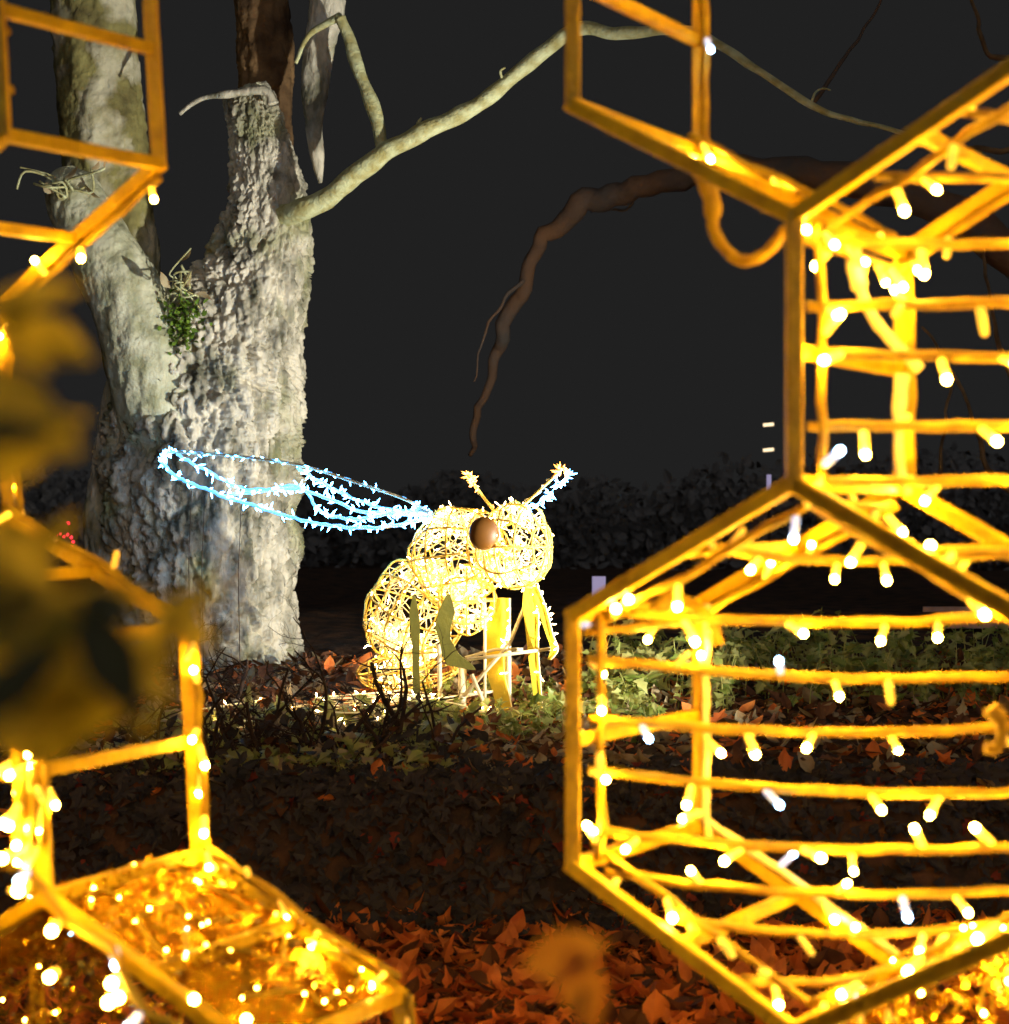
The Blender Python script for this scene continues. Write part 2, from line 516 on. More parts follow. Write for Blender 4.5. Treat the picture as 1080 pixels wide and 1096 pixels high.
edge_string(hr, (1, 2.145), (2, 2.405), .97, (0, 0, -.036), step=.12)
edge_string(hr, (0, 2.405), (0, 2.90), .97, inn, step=.14)
edge_string(hr, (0, 2.405), (1, 2.145), .93, (0, 0, .03), step=.2)
for (a, st) in (((1, 2.145), .07), ((1, 1.65), .16), ((0, 1.395), .2), ((1, .64), .12)):
    pa, pb = hr.pt(*a, .1) + V((0, 0, -.036)), hr.pt(*a, .9) + V((0, 0, -.036))
    light_string(hr.root, [pa, pb], st, .009, pcool=.1)
tinsel(hr, 'tinsel', [((1, .64), (2, .90))], 260, 14, [D_], 2400, .5, 105, .45)

cell_strings(hr, C_, [2.74, 2.83, 2.92, 3.0, 3.08], sag=.006)  # strings above the view, added to light the bars below
def cable_part(h, pts, r=.012, m='cable'):
    b = MB()
    s = spline(pts, 7)
    k = len(s)
    b.tube(s, [r * (1.5 if i < k * .3 else 1.0) * (1 + .06 * math.sin(i * 1.7)) for i in range(k)], 10)
    return b.build('power_cable', M[m], h.root)
cable_part(hr, [P(750, 182, 3.72), P(762, 215, 3.72), P(765, 250, 3.72), P(790, 278, 3.7), P(818, 272, 3.68), P(842, 244, 3.66)])
cable_part(hr, [P(912, 262, 3.7), P(918, 300, 3.68), P(935, 340, 3.66), P(958, 368, 3.65), P(985, 396, 3.64)], .011, 'pale_cable')
cable_part(hr, [P(966, 400, 3.82), P(962, 450, 3.82), P(964, 500, 3.82), P(972, 530, 3.82)], .010, 'pale_cable')
cable_part(hr, [P(700, 655, 3.85), P(725, 640, 3.85), P(760, 662, 3.8), P(770, 690, 3.8)], .011)
cable_part(hr, [P(1060, 758, 3.4), P(1072, 775, 3.4), P(1068, 800, 3.4), P(1055, 800, 3.4)], .011)

# ------------------------------------------------------------------ left honeycomb
TL = TH
eL = V((math.sin(TL), math.cos(TL), 0))
back0 = V((-0.683, 4.08, 0))
DL = .45
o0 = back0 - eL * DL
hl = Honey((o0.x, o0.y), TL, .52, DL, .50, .26, 0, 'honeycomb_frame', roll=R(-3.2), piv=V((-.683, 4.08, 1.10)))
tag(hl.root, 'blurred gold honeycomb light frame on the left, leaning, its lowest cell stuffed with tinsel', 'light sculpture', 'honeycomb light frames')
L1, L2, L3 = (-1, 2.362), (-1, .851), (0, .091)
for c in (L1, L2, L3): hl.cell(*c)
hl.edges.add(tuple(sorted(((-1, 2.102), (-1, 1.611)))))
hl.finish()
inl = hl.u * .026
cell_strings(hl, L1, [2.18, 2.32, 2.45, 2.58, 2.71, 2.84, 2.97], e=.06, e2=.06)  # strings added mostly out of view to light the back bars
cell_strings(hl, L2, [1.08, 1.24, 1.4], e=.06, e2=.06)
edge_string(hl, (0, .851), (0, 1.351), 1.0, inl, step=.07, pcool=0)
edge_string(hl, (0, .851), (1, .591), 1.0, (0, 0, .03), step=.075, pcool=0)
edge_string(hl, (1, .591), (1, .091), 1.0, inl, step=.1, pcool=0)
edge_string(hl, (0, 2.362), (-1, 2.102), 1.0, (0, 0, -.03), step=.17, pcool=0)
edge_string(hl, (0, .851), (0, 1.351), .0, -inl, step=.08)
edge_string(hl, (-1, 1.611), (-1, 2.102), 1.0, inl, step=.1, pcool=0)
edge_string(hl, (-1, 1.611), (0, 1.351), .95, (0, 0, .03), step=.18, pcool=0)
for k in range(3):   # bundle of spare cable hung on the front upright
    x = 14 + 12 * k
    light_string(hl.root, [P(x, 800, 3.6), P(x + 5, 850, 3.58), P(x + 2, 905, 3.56), P(x + 10, 900, 3.54), P(x + 12, 820, 3.56)], .07, .008, pcool=0)
tinsel(hl, 'tinsel', [((0, .851), (1, .591)), ((-1, .591), (0, .851))], 800, 30, [L3], 2400, .22, 34, .35)
# brighter lamps strung along the front of the tinsel cell
s = light_string(hl.root, [P(-10, 925, 3.1), P(30, 930, 3.05), P(70, 985, 3.0), P(120, 1015, 2.95), P(135, 1050, 2.9), P(160, 1085, 2.85), P(210, 1110, 2.8)], .09, .007, lamp=False)
for px, py, cool in ((30, 932, 1), (28, 950, 0), (62, 988, 0), (122, 1015, 1), (130, 1045, 0), (134, 1052, 0), (128, 1060, 0), (150, 1085, 1), (205, 1066, 0), (262, 1092, 0), (15, 912, 0), (60, 1040, 0)):
    put_lamp(s, P(px, py, 3.0), (rnd(-.5, .5), -1, rnd(-.6, .3)), bool(cool), .95)

# ------------------------------------------------------------------ bee
BY = 9.5
bee = empty('bee_sculpture', P(520, 770, BY))
tag(bee, 'glowing wire bee sculpture with a dark amber eye and one long blue-white wing', 'light sculpture')
# a bee with more than one leg, so the label stays general

def cage(name, c, rad, tilt, n_mer, n_par, n_wire, n_led, wr=.0055):
    rot = Matrix.Rotation(tilt[2], 3, 'Z') @ Matrix.Rotation(tilt[1], 3, 'Y') @ Matrix.Rotation(tilt[0], 3, 'X')
    c = V(c)
    def S(th, ph, k=1.0):
        d = V((math.cos(th), math.sin(th) * math.cos(ph), math.sin(th) * math.sin(ph)))
        k = k * (1 + .13 * noise.noise(d * 1.7 + c * 3))
        return c + rot @ V((math.cos(th) * rad[0] * k, math.sin(th) * math.cos(ph) * rad[1] * k, math.sin(th) * math.sin(ph) * rad[2] * k))
    b = MB()
    for i in range(n_mer):
        ph = 2 * math.pi * i / n_mer
        b.tube([S(math.pi * j / 18, ph) for j in range(19)], wr, 6)
    for i in range(1, n_par + 1):
        th = math.pi * i / (n_par + 1)
        b.tube([S(th, 2 * math.pi * j / 28) for j in range(29)], wr, 6)
    cg = b.build(name, M['bee_wire'], bee)
    f = MB()
    th, ph = 1.5, 0
    pts = []
    for i in range(n_wire):
        th2 = math.acos(rnd(-1, 1)); ph2 = ph + rnd(.25, 1.3) * random.choice((1, 1, -1))
        if pts:
            for q in range(1, 4):
                t = q / 4
                pts.append(S(lerp(th, th2, t), lerp(ph, ph2, t), rnd(.62, 1.03)))
        th, ph = lerp(th, th2, .6), ph2
        pts.append(S(th, ph, rnd(.8, 1.05)))
    f.tube(pts, .0032, 4, 0)
    for i in range(n_led):
        p = random.choice(pts)
        d = (p - c).normalized() * .5 + rvec()
        f.octa(p, p + d.normalized() * rnd(.020, .040), .0046, 1)
    f.build('fairy_lights', [M['bee_cable'], M['bee_led']], cg)
    return cg

cage('head', P(551, 585, 9.25), (.19, .17, .225), (0, 0, R(-35)), 10, 5, 105, 150)
cage('thorax', P(492, 595, 9.55), (.26, .24, .25), (0, R(-8), R(-30)), 10, 6, 140, 180)
cage('abdomen', P(445, 655, 9.85), (.27, .27, .30), (0, R(25), R(-25)), 10, 7, 190, 210)
cage('belly', P(500, 642, 9.45), (.15, .15, .17), (0, 0, 0), 8, 5, 75, 85)
cage('tail', P(440, 715, 9.9), (.27, .2, .12), (0, R(-8), 0), 8, 4, 80, 80)
b = MB(); b.sphere(P(518, 571, 9.12), .073, (1.02, .62, 1.12), 28, 18)
b.build('eye', M['eye'], bee)
def fluff(f, pts, n, L, mi, r=.005, spread=1.0):
    for i in range(n):
        k = random.randrange(len(pts) - 1)
        p = pts[k].lerp(pts[k + 1], random.random())
        d = rvec() * spread
        f.octa(p, p + d.normalized() * L * rnd(.7, 1.2), r, mi)
for pts, ncool, tipn in (([P(530, 548, 9.3), P(516, 530, 9.28), P(506, 516, 9.26), P(501, 508, 9.25)], 2, 26),
                         ([P(556, 545, 9.2), P(575, 527, 9.15), P(592, 511, 9.12), P(601, 502, 9.1), P(606, 505, 9.1)], 46, 22)):
    sp = spline(pts, 6)
    b = MB(); b.tube(sp, .008, 7)
    a = b.build('antenna', M['bee_wire'], bee)
    f = MB()
    f.tube([p + rvec() * .014 for p in sp], .0035, 5, 0)
    fluff(f, sp[len(sp) * 6 // 10:], tipn + 4, .038, 2, .0055)
    if ncool > 10:
        fluff(f, [p + V((.03, 0, -.03)) for p in sp[:len(sp) * 8 // 10]], ncool + 6, .042, 1, .0052)
    else:
        fluff(f, sp, 12, .03, 2)
    f.build('fairy_lights', [M['bee_cable'], M['wing_led'], M['tip_led']], a)

# the wing: a bent outline with inner veins
def W(px, py):
    t = (460 - px) / 285
    return P(px, py, 9.55 + .55 * t)
w1 = [W(462, 549), W(430, 533), W(380, 516), W(330, 500), W(290, 493), W(250, 488), W(210, 485), W(185, 484), W(175, 490), W(176, 498), W(195, 513), W(240, 531), W(300, 550), W(350, 562), W(400, 565), W(440, 559), W(462, 552)]
veins = [[W(190, 487), W(225, 506), W(262, 523), W(300, 524), W(335, 527), W(380, 545), W(420, 549), W(460, 551)],
         [W(318, 500), W(350, 520), W(390, 538), W(425, 546), W(455, 549)],
         [W(240, 531), W(275, 526), W(320, 521), W(345, 548), W(380, 555), W(430, 548)]]
b = MB()
b.tube(spline(w1, 6), .008, 7)
b.tube([W(445, 545), W(478, 556)], .013, 8)
wing = b.build('wing', M['stand'], bee)
f = MB()
sw = spline(w1, 10)
n1 = len(sw)
f.tube([p + rvec() * .006 + V((0, -.012, 0)) for p in sw[n1 // 2 - 8:]], .0095, 6, 0)
f.tube([p + rvec() * .008 for p in sw[: n1 // 2]], .0035, 5, 0)
fluff(f, sw[n1 // 2 - 8:], 120, .046, 1, .0062)
fluff(f, sw[: n1 // 2], 55, .034, 1, .005)
for vn in veins:
    sv = spline(vn, 8)
    f.tube([p + rvec() * .006 for p in sv], .0085, 6, 0)
    fluff(f, sv, 66, .046, 1, .0062)
f.build('fairy_lights', [M['wing_cable'], M['wing_led']], wing)

def strip(name, cpts, ws, Y, th=.016, m='leg_panel'):
    """flat leg panel: centre pixels, half widths in pixels"""
    b = MB()
    vs, fs = [], []
    for i, ((px, py), w) in enumerate(zip(cpts, ws)):
        for dy in (0, th):
            for sx in (-1, 1):
                vs.append(P(px + sx * w, py, Y) + V((0, dy, 0)))
    n = len(cpts)
    for i in range(n - 1):
        o, q = i * 4, (i + 1) * 4
        fs += [(o, o + 1, q + 1, q), (o + 2, q + 2, q + 3, o + 3), (o, q, q + 2, o + 2), (o + 1, o + 3, q + 3, q + 1)]
    fs += [(0, 2, 3, 1), ((n - 1) * 4, (n - 1) * 4 + 1, (n - 1) * 4 + 3, (n - 1) * 4 + 2)]
    b.add(vs, fs)
    o = b.build(name, M[m], bee, smooth=False)
    if m == 'leg_panel':
        f = MB()
        e = [P(px + w * .9, py, Y - .01) for (px, py), w in zip(cpts, ws)]
        f.tube(spline(e, 4), .0032, 5, 0)
        fluff(f, e[:-1], 16, .03, 1, .0046)
        f.build('fairy_lights', [M['bee_cable'], M['bee_led']], o)
    return o
strip('leg', [(536, 640), (533, 665), (529, 690), (531, 720), (538, 748), (546, 778)], [10, 14, 12, 10, 9, 6], 9.5)
strip('leg', [(566, 622), (568, 650), (570, 678), (571, 700), (574, 730), (578, 768)], [5, 9, 7, 6, 5, 4], 9.35)
strip('leg', [(572, 628), (580, 650), (588, 678), (594, 695), (588, 706)], [4, 5, 4, 4, 2], 9.25)
strip('leg', [(443, 638), (443, 655), (444, 672), (445, 690), (445, 715), (446, 742)], [1.5, 5, 5.5, 4, 3.5, 4], 9.15, m='leg_shaded')['label'] = 'backlit leg panel with its shade in the colour'
strip('leg', [(480, 636), (478, 655), (474, 672), (476, 684), (482, 700), (492, 712), (506, 717)], [2, 9, 8.5, 6, 9, 14, 3], 9.15, m='leg_shaded')['label'] = 'backlit leg panel with its shade in the colour'
def rod(pts, r=.011, n=8):
    b = MB(); b.tube(pts, r, n); return b.build('stand_rod', M['stand'], bee)
rod([P(519, 640, 9.4), P(519, 778, 9.4)], .008)
rod([P(544, 640, 9.55), P(545, 775, 9.55)], .013)
rod([P(500, 706, 9.3), P(592, 694, 9.3)], .009)
rod([P(498, 704, 9.45), P(530, 695, 9.45), P(560, 695, 9.45)], .008)
rod([P(496, 745, 9.4), P(545, 690, 9.4), P(562, 648, 9.4)], .010)
rod([P(505, 722, 9.35), P(528, 776, 9.35)], .010)
rod([P(470, 690, 9.5), P(472, 790, 9.5)], .012)
rod([P(495, 712, 9.6), P(495, 785, 9.6)], .022)
rod([P(470, 748, 9.5), P(528, 740, 9.5)], .008)

# ------------------------------------------------------------------ big tree
TY = 11.5
tree = empty('tree', P(220, 745, TY))
tag(tree, 'floodlit pale multi-stemmed tree with flaking bark and one bare branch reaching right', 'tree')
def limb(name, pts, m, nu=110, per=34, amp=.035, Yo=0.0, fine=.012, parent=None, flat=.9, seed=0):
    """pts: (px, py, radius px[, dY]); bark is modelled as ridges and flakes"""
    P3 = [P(p[0], p[1], TY + Yo + (p[3] if len(p) > 3 else 0)) for p in pts]
    rr = [p[2] * TY / 2000 for p in pts]
    sp = spline(P3, per)
    sr = [q.x for q in spline([V((r, 0, 0)) for r in rr], per)]
    vs, fs = [], []
    k = len(sp)
    S = V((seed * 7.1, seed * 3.3, 0))
    for i in range(k):
        t = (sp[min(i + 1, k - 1)] - sp[max(i - 1, 0)]).normalized()
        u = V((1, 0, 0)); u = (u - t * u.dot(t)).normalized()
        w = t.cross(u)
        for j in range(nu):
            an = 2 * math.pi * j / nu
            d = u * math.cos(an) + w * math.sin(an) * flat
            p = sp[i] + d * sr[i]
            q = V((p.x * 1.0, p.y * 1.0, p.z * .42)) + S
            ks = min(1.0, .28 + sr[i] * 1.25)
            big = noise.noise(q * 3.2) * .9 + noise.noise(q * 1.4 + S)
            f3 = noise.noise(p * 42 + S)
            wz = V((p.x + .02 * f3, p.y, p.z * .36 + .03 * noise.noise(q * 7))) + S
            d1, c1 = noise.voronoi(wz * 10.5)
            d2, c2 = noise.voronoi(wz * 23)
            plate = noise.cell(c1[0] * 91.7) * .75 + noise.cell(c2[0] * 57.3) * .45
            cr1 = max(0, 1 - (d1[1] - d1[0]) * 5.5); cr2 = max(0, 1 - (d2[1] - d2[0]) * 4.0)
            fur = abs(noise.noise(V((p.x, p.y, p.z * .16)) * 9 + S))
            lift = max(0, noise.noise(q * 2.4 + S * 2) + .35)
            disp = big * amp * .8 + amp * (plate * .42 - cr1 * .62 * (.5 + lift) - cr2 * .34 + (min(fur, .3) - .2) * 1.3) + f3 * fine * .6
            disp *= ks
            vs.append(p + d.normalized() * disp)
    for i in range(k - 1):
        for j in range(nu):
            q = (j + 1) % nu
            fs.append((i * nu + j, i * nu + q, (i + 1) * nu + q, (i + 1) * nu + j))
    fs.append(tuple((k - 1) * nu + j for j in range(nu)))
    b = MB(); b.add(vs, fs)
    return b.build(name, M[m], parent or tree)
limb('trunk', [(224, 790, 150), (222, 740, 122), (220, 690, 103), (217, 600, 101), (215, 500, 105), (222, 430, 101), (240, 370, 87), (272, 300, 62), (286, 230, 49), (281, 170, 37), (272, 125, 33), (262, 96, 27)], 'bark', 330, 42, .084, fine=.026, seed=1)
limb('limb', [(205, 640, 30, .35), (192, 540, 44, .22), (178, 460, 52, .08), (163, 395, 48), (140, 325, 41), (110, 270, 37), (88, 228, 33), (74, 196, 26), (70, 180, 10)], 'bark_smooth', 90, 20, .022, Yo=-.32, fine=.009, seed=2)
limb('limb', [(118, 620, 20), (113, 560, 24), (118, 480, 19), (124, 410, 12), (127, 395, 4)], 'bark', 70, 18, .03, Yo=-.12, seed=3)
limb('limb', [(150, 400, 40), (140, 330, 42), (122, 240, 46), (112, 150, 48), (104, 60, 46), (98, -60, 44), (90, -260, 38)], 'bark_olive', 90, 22, .045, Yo=.35, seed=4)
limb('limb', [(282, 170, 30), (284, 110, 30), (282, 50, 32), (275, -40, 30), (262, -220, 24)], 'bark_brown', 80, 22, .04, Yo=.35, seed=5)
limb('limb', [(352, -60, 20), (350, 10, 18), (342, 50, 16), (338, 95, 15), (336, 130, 10), (340, 170, 8), (343, 196, 3)], 'bark', 50, 16, .022, Yo=-.1, seed=6)
b = MB()
sp = spline([P(192, 122, 11.3), P(215, 106, 11.3), P(250, 100, 11.3), P(283, 97, 11.3), P(292, 112, 11.3)], 8)
b.tube(sp, [(.012 + .022 * i / len(sp)) * (1 + .4 * noise.noise(p * 14)) for i, p in enumerate(sp)], 9)
b.build('broken_rim', M['bark'], tree)

def branch(pts, r0, r1, m='branch', name='branch', n=10, wob=.012, parent=None):
    sp = spline(pts, 8)
    k = len(sp)
    b = MB()
    b.tube([p + noise.noise_vector(p * 6) * wob for p in sp], [lerp(r0, r1, (i / (k - 1)) ** .8) * (1 + .26 * noise.noise(sp[i] * (7 if r0 < .08 else 2.2))) for i in range(k)], n)
    return b.build(name, M[m], parent or tree)
main = branch([P(268, 240, 11.5), P(296, 232, 11.38), P(320, 226, 11.2), P(350, 213, 11.1), P(382, 186, 11.0), P(410, 165, 10.95), P(455, 139, 10.85), P(490, 124, 10.8), P(520, 105, 10.75), P(560, 74, 10.7), P(602, 40, 10.6),
               P(625, 30, 10.5), P(660, 36, 10.4), P(700, 33, 10.3), P(735, 34, 10.2), P(765, 46, 10.1), P(800, 68, 10.0), P(835, 90, 9.95), P(868, 112, 9.9), P(905, 127, 9.85), P(960, 140, 9.8), P(1010, 157, 9.75), P(1060, 170, 9.7)], .078, .008)
branch([P(410, 166, 10.95), P(405, 130, 11.0), P(388, 88, 11.05), P(375, 45, 11.1), P(364, 18, 11.1)], .042, .040)
branch([P(364, 18, 11.1), P(350, 24, 11.15), P(330, 38, 11.2), P(316, 68, 11.2)], .036, .010)
branch([P(868, 112, 9.9), P(872, 100, 9.9), P(880, 95, 9.9), P(888, 97, 9.9)], .008, .004, name='twig')
branch([P(868, 112, 9.9), P(905, 60, 10.2), P(935, 15, 10.5), P(955, -30, 10.6)], .012, .006, 'bark_dim', name='twig')
branch([P(455, 139, 10.85), P(448, 132, 10.85), P(452, 126, 10.85)], .02, .006, name='twig')
branch([P(540, 90, 10.72), P(536, 78, 10.7), P(541, 74, 10.7)], .012, .005, name='twig')
# twigs and dead leaves caught in the forks, moss in the main fork
for cx, cy, sx, sy, nn in ((70, 185, 42, 26, 9), (192, 285, 20, 36, 8)):
    b = MB(); f = MB()
    hub = P(cx, cy + sy * .9, 11.05)
    for i in range(nn):
        p0 = P(cx + rnd(-.4, .4) * sx, cy + rnd(.2, 1) * sy, 11.0)
        p1 = p0 + V((rnd(-1, 1) * sx, rnd(-20, 10), rnd(-.7, 1) * sy)) * .0055
        pm = p0.lerp(p1, .5) + rvec() * .09
        b.tube(spline([hub + rvec() * .06, p0, pm, p1], 4), rnd(.004, .009), 5)
        if random.random() < .7: f.leaf(p1, rvec(), rvec(), rnd(.06, .13), rnd(.04, .07))
    b.build('twigs', M['branch'], tree)
    f.build('dead_leaves', M['litter_pale'], tree)
b = MB()
for i in range(420):
    p = P(194 + random.gauss(0, 11), 350 + random.gauss(0, 16), 11.02 + rnd(-.05, .1))
    b.leaf(p, rvec() + V((0, -.3, .3)), rvec(), rnd(.02, .05), rnd(.012, .03))
b.build('moss', M['moss'], tree)['kind'] = 'stuff'

# hanging thin wires in front of the trunk belong to the wing support
b = MB()
for px, y0, y1 in ((219, 530, 690), (205, 525, 680), (258, 545, 680)):
    b.tube([W(px, y0), W(px - 3, (y0 + y1) / 2), W(px - 1, y1 + 40)], .0022, 5)
b.build('support_wire', M['twig'], bee)

# ------------------------------------------------------------------ floodlight for the tree
FX, FY = 2.27, 7.85
FZ = height(FX, FY)
fl = empty('floodlight', (FX, FY, FZ))
tag(fl, 'small black floodlight staked on the bank and aimed at the pale tree', 'floodlight')
aim = (V((-1.75, 11.4, 2.9)) - V((FX, FY, FZ + .55))).normalized()
q = aim.to_track_quat('-Z', 'Y').to_matrix()
c0 = V((FX, FY, FZ + .55))
def boxm(b, c, sx, sy, sz, rot, mi=0):
    vs = [V(c) + rot @ V((x * sx, y * sy, z * sz)) for x in (-.5, .5) for y in (-.5, .5) for z in (-.5, .5)]
    b.add(vs, [(0, 1, 3, 2), (4, 6, 7, 5), (0, 4, 5, 1), (2, 3, 7, 6), (0, 2, 6, 4), (1, 5, 7, 3)], mi)
b = MB(); boxm(b, c0, .15, .11, .05, q)
for i in range(5): boxm(b, c0 - aim * .032 + q @ V(((i - 2) * .028, 0, 0)), .006, .1, .022, q)
b.build('housing', M['black'], fl, smooth=False)
b = MB(); boxm(b, c0 + aim * .0275, .13, .09, .004, q); b.build('lens', M['lamp_face'], fl, smooth=False)
b = MB(); b.tube([(FX, FY, FZ - .08), (FX, FY, FZ + .53)], .012, 8); b.build('spike', M['black'], fl)
sd = bpy.data.lights.new('flood_lamp', 'SPOT')
sd.energy = 1420; sd.spot_size = R(74); sd.spot_blend = .85; sd.shadow_soft_size = .05; sd.color = (1.0, .97, .83)
so = bpy.data.objects.new('flood_lamp', sd); COL.objects.link(so)
so.parent = fl
so.matrix_parent_inverse = Matrix.Translation(fl.location).inverted()
so.location = c0 + aim * .06
so.rotation_euler = aim.to_track_quat('-Z', 'Y').to_euler()

# ------------------------------------------------------------------ background trees
bt2 = empty('tree', P(1150, 700, 13))
tag(bt2, 'bare dark tree beyond the right frame with one dim bough drooping above the bee', 'tree')
branch([P(1150, 760, 13), P(1155, 400, 13), P(1140, 0, 13), P(1130, -300, 13)], .16, .1, 'bark_dim', 'trunk', 12, .03, bt2)
branch([P(x, y, 13 + .16 * k) for k, (x, y) in enumerate([(1150, 330), (1010, 222), (870, 188), (770, 184), (690, 200), (632, 214), (590, 246), (560, 300), (536, 360), (518, 420), (508, 465), (504, 490)])], .15, .016, 'bark_dim', 'bough', 16, .06, bt2)
for k in range(2):
    x0, y0 = random.choice([(690, 200), (632, 214), (590, 246), (560, 300), (538, 360)])
    p = P(x0, y0, 13.9); d = V((rnd(-1, 1), rnd(-.5, .5), rnd(-1, .6)))
    branch([p, p + d * .3 + rvec() * .1, p + d * .7 + rvec() * .2], .018, .005, 'bark_dim', 'branch', 6, .05, bt2)
for pts in ([(1140, 60), (1060, 60), (1048, 20), (1035, -20)], [(1145, 150), (1070, 160), (1010, 158), (960, 150)], [(1150, 560), (1090, 420), (1060, 330), (1050, 250)],
            [(1150, 600), (1060, 500), (1030, 420), (985, 350)], [(1152, 640), (1020, 560), (1010, 470), (1022, 400)]):
    branch([P(x, y, 13) for x, y in pts], .03, .008, 'bark_brown', 'branch', 7, .04, bt2)

# ------------------------------------------------------------------ leaves on the ground
def litter(name, mats, n, xr, yr, L, label, kind='stuff', zoff=.01, up=.55, dens=None, lobes=False):
    b = MB()
    for i in range(n):
        x, y = rnd(*xr), rnd(*yr)
        if dens and not dens(x, y): continue
        d = V((rnd(-1, 1), rnd(-1, 1), rnd(-.25, .45)))
        nr = V((rnd(-1, 1) * up, rnd(-1, 1) * up, 1))
        s_ = rnd(.45, 1.45) * L
        b.leaf((x, y, height(x, y) + zoff + rnd(0, .03)), d, nr, s_, s_ * rnd(.5, .95), random.randrange(len(mats)), curl=rnd(-.7, .7), lobes=lobes and random.random() < .3)
    for i in range(n // 60):
        x, y = rnd(*xr), rnd(*yr); an = rnd(0, 6.28); q = V((math.cos(an), math.sin(an), 0)) * rnd(.05, .22)
        p0 = V((x, y, height(x, y) + .05)); p1 = p0 + q; p1.z = height(p1.x, p1.y) + .05
        b.tube([p0, p0.lerp(p1, .5) + rvec() * .015, p1], rnd(.003, .006), 5, len(mats))
    o = b.build(name, [M[m] for m in mats] + [M['twig']], smooth=False)
    return tag(o, label, name.replace('_', ' '), kind=kind)
litter('fallen_leaves', ['litter', 'litter', 'litter', 'litter_dark'], 11000, (-2.2, 2.2), (4.2, 7.62), .085, 'orange brown fallen leaves covering the path in front of the bank', lobes=True)
litter('leaf_litter', ['litter_pale', 'litter_pale', 'litter_dark', 'litter_dark', 'litter'], 6500, (-2.6, 3.4), (7.75, 11.5), .075, 'pale dry leaves spread over the top of the bank under the bee', lobes=True)

# dark ivy hanging on the bank's front
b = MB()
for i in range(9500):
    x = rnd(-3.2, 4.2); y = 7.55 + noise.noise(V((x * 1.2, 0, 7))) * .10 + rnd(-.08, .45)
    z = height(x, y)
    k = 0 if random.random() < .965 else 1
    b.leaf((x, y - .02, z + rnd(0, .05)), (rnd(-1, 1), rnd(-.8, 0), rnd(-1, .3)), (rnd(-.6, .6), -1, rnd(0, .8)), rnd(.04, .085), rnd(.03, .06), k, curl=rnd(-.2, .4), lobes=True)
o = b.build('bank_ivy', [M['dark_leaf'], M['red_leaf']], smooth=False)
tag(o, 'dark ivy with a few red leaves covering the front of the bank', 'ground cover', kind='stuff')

# green ivy growing on the bank
def ivy_plants(name, label, n, xr, yr, hr_, mats, leafL):
    b = MB()
    for i in range(n):
        x, y = rnd(*xr), rnd(*yr)
        z = height(x, y)
        h = rnd(*hr_) * (.4 + .6 * (noise.noise(V((x * 2.2, y * 2.2, 9))) + .6))
        h = max(h, .03)
        top = V((x + rnd(-.06, .06), y + rnd(-.06, .06), z + h))
        b.tube([V((x, y, z - .02)), V((x, y, z + h * .5)) + rvec() * .012, top], [.004, .003, .002], 4, 2)
        for k in range(random.randrange(3, 7)):
            t = rnd(.35, 1.05)
            p = V((x, y, z)).lerp(top, t)
            d = V((rnd(-1, 1), rnd(-1, .6), rnd(-.5, .6)))
            L = leafL * rnd(.6, 1.2)
            b.leaf(p, d, V((rnd(-.5, .5), rnd(-1, .2), 1)), L, L * .8, random.choice((0, 0, 1)), curl=rnd(0, .5), lobes=True)
    o = b.build(name, [M[m] for m in mats] + [M['ivy_pale']], smooth=False)
    tag(o, label, 'ground cover', kind='stuff')
ivy_plants('ivy_patch', 'low green ivy and grass around the feet of the bee', 230, (-.5, .75), (8.6, 10.1), (.05, .17), ['ivy', 'ivy_pale'], .062)
ivy_plants('ivy_patch', 'taller green ivy seen through the right honeycomb frame', 560, (.45, 4.0), (9.5, 11.4), (.08, .38), ['ivy_pale', 'ivy'], .085)

b = MB()
gp = []
for k in range(34):
    x, y = rnd(-.85, .05), rnd(9.0, 9.8)
    if k % 2: x, y = rnd(-1.75, -.5), rnd(8.5, 9.6)  # every other light is added further left to brighten the ground
    gp.append(V((x, y, height(x, y) + rnd(.03, .12))))
gp.sort(key=lambda q: q.x + .35 * math.sin(q.y * 9))
b.tube(spline(gp, 4), .004, 5, 0)
for p in spline(gp, 2):
    b.octa(p, p + (rvec() + V((0, 0, .3))).normalized() * .03, .006, 1)
o = b.build('fairy_lights', [M['bee_cable'], M['bee_led']])
tag(o, 'warm fairy lights at the feet of the bee, with more added leftward to brighten the leaves', 'fairy lights')

ivy_plants('ivy_patch', 'yellow green leaves growing under the dark twigs of the shrub', 330, (-1.75, -.25), (7.85, 9.2), (.03, .14), ['ivy_pale', 'litter_pale'], .085)

# shrub of dark bare twigs left of the bee
sh = empty('shrub', P(310, 800, 8.3))
tag(sh, 'tangled shrub of dark bare twigs in front of the bee and tree', 'shrub')
for s_ in range(34):
    x = rnd(-1.45, -.3); y = rnd(7.85, 8.4)
    if s_ % 4 == 0: x, y = rnd(-2.0, -1.2), rnd(9.3, 10.3)
    b = MB()
    def grow(p, d, L, r, dep):
        pts = [p]
        dd = d
        for k in range(5):
            dd = (dd + rvec() * .28 + V((0, 0, -.02))).normalized()
            pts.append(pts[-1] + dd * L / 5)
        rs = [lerp(r, r * .55, k / 5) for k in range(6)]
        b.tube(pts, rs, 5, cap=False)
        if dep > 0:
            for k in range(random.randrange(3, 5)):
                i = random.randrange(1, 6)
                grow(pts[i], (dd * .5 + rvec() + V((0, 0, .12))).normalized(), L * rnd(.45, .75), rs[i] * .62, dep - 1)
    grow(V((x, y, height(x, y) - .03)), V((rnd(-.9, .9), rnd(-.4, .4), 1)).normalized(), rnd(.26, .50), rnd(.009, .016), 3)
    b.build('stem', M['twig'], sh)
b = MB()
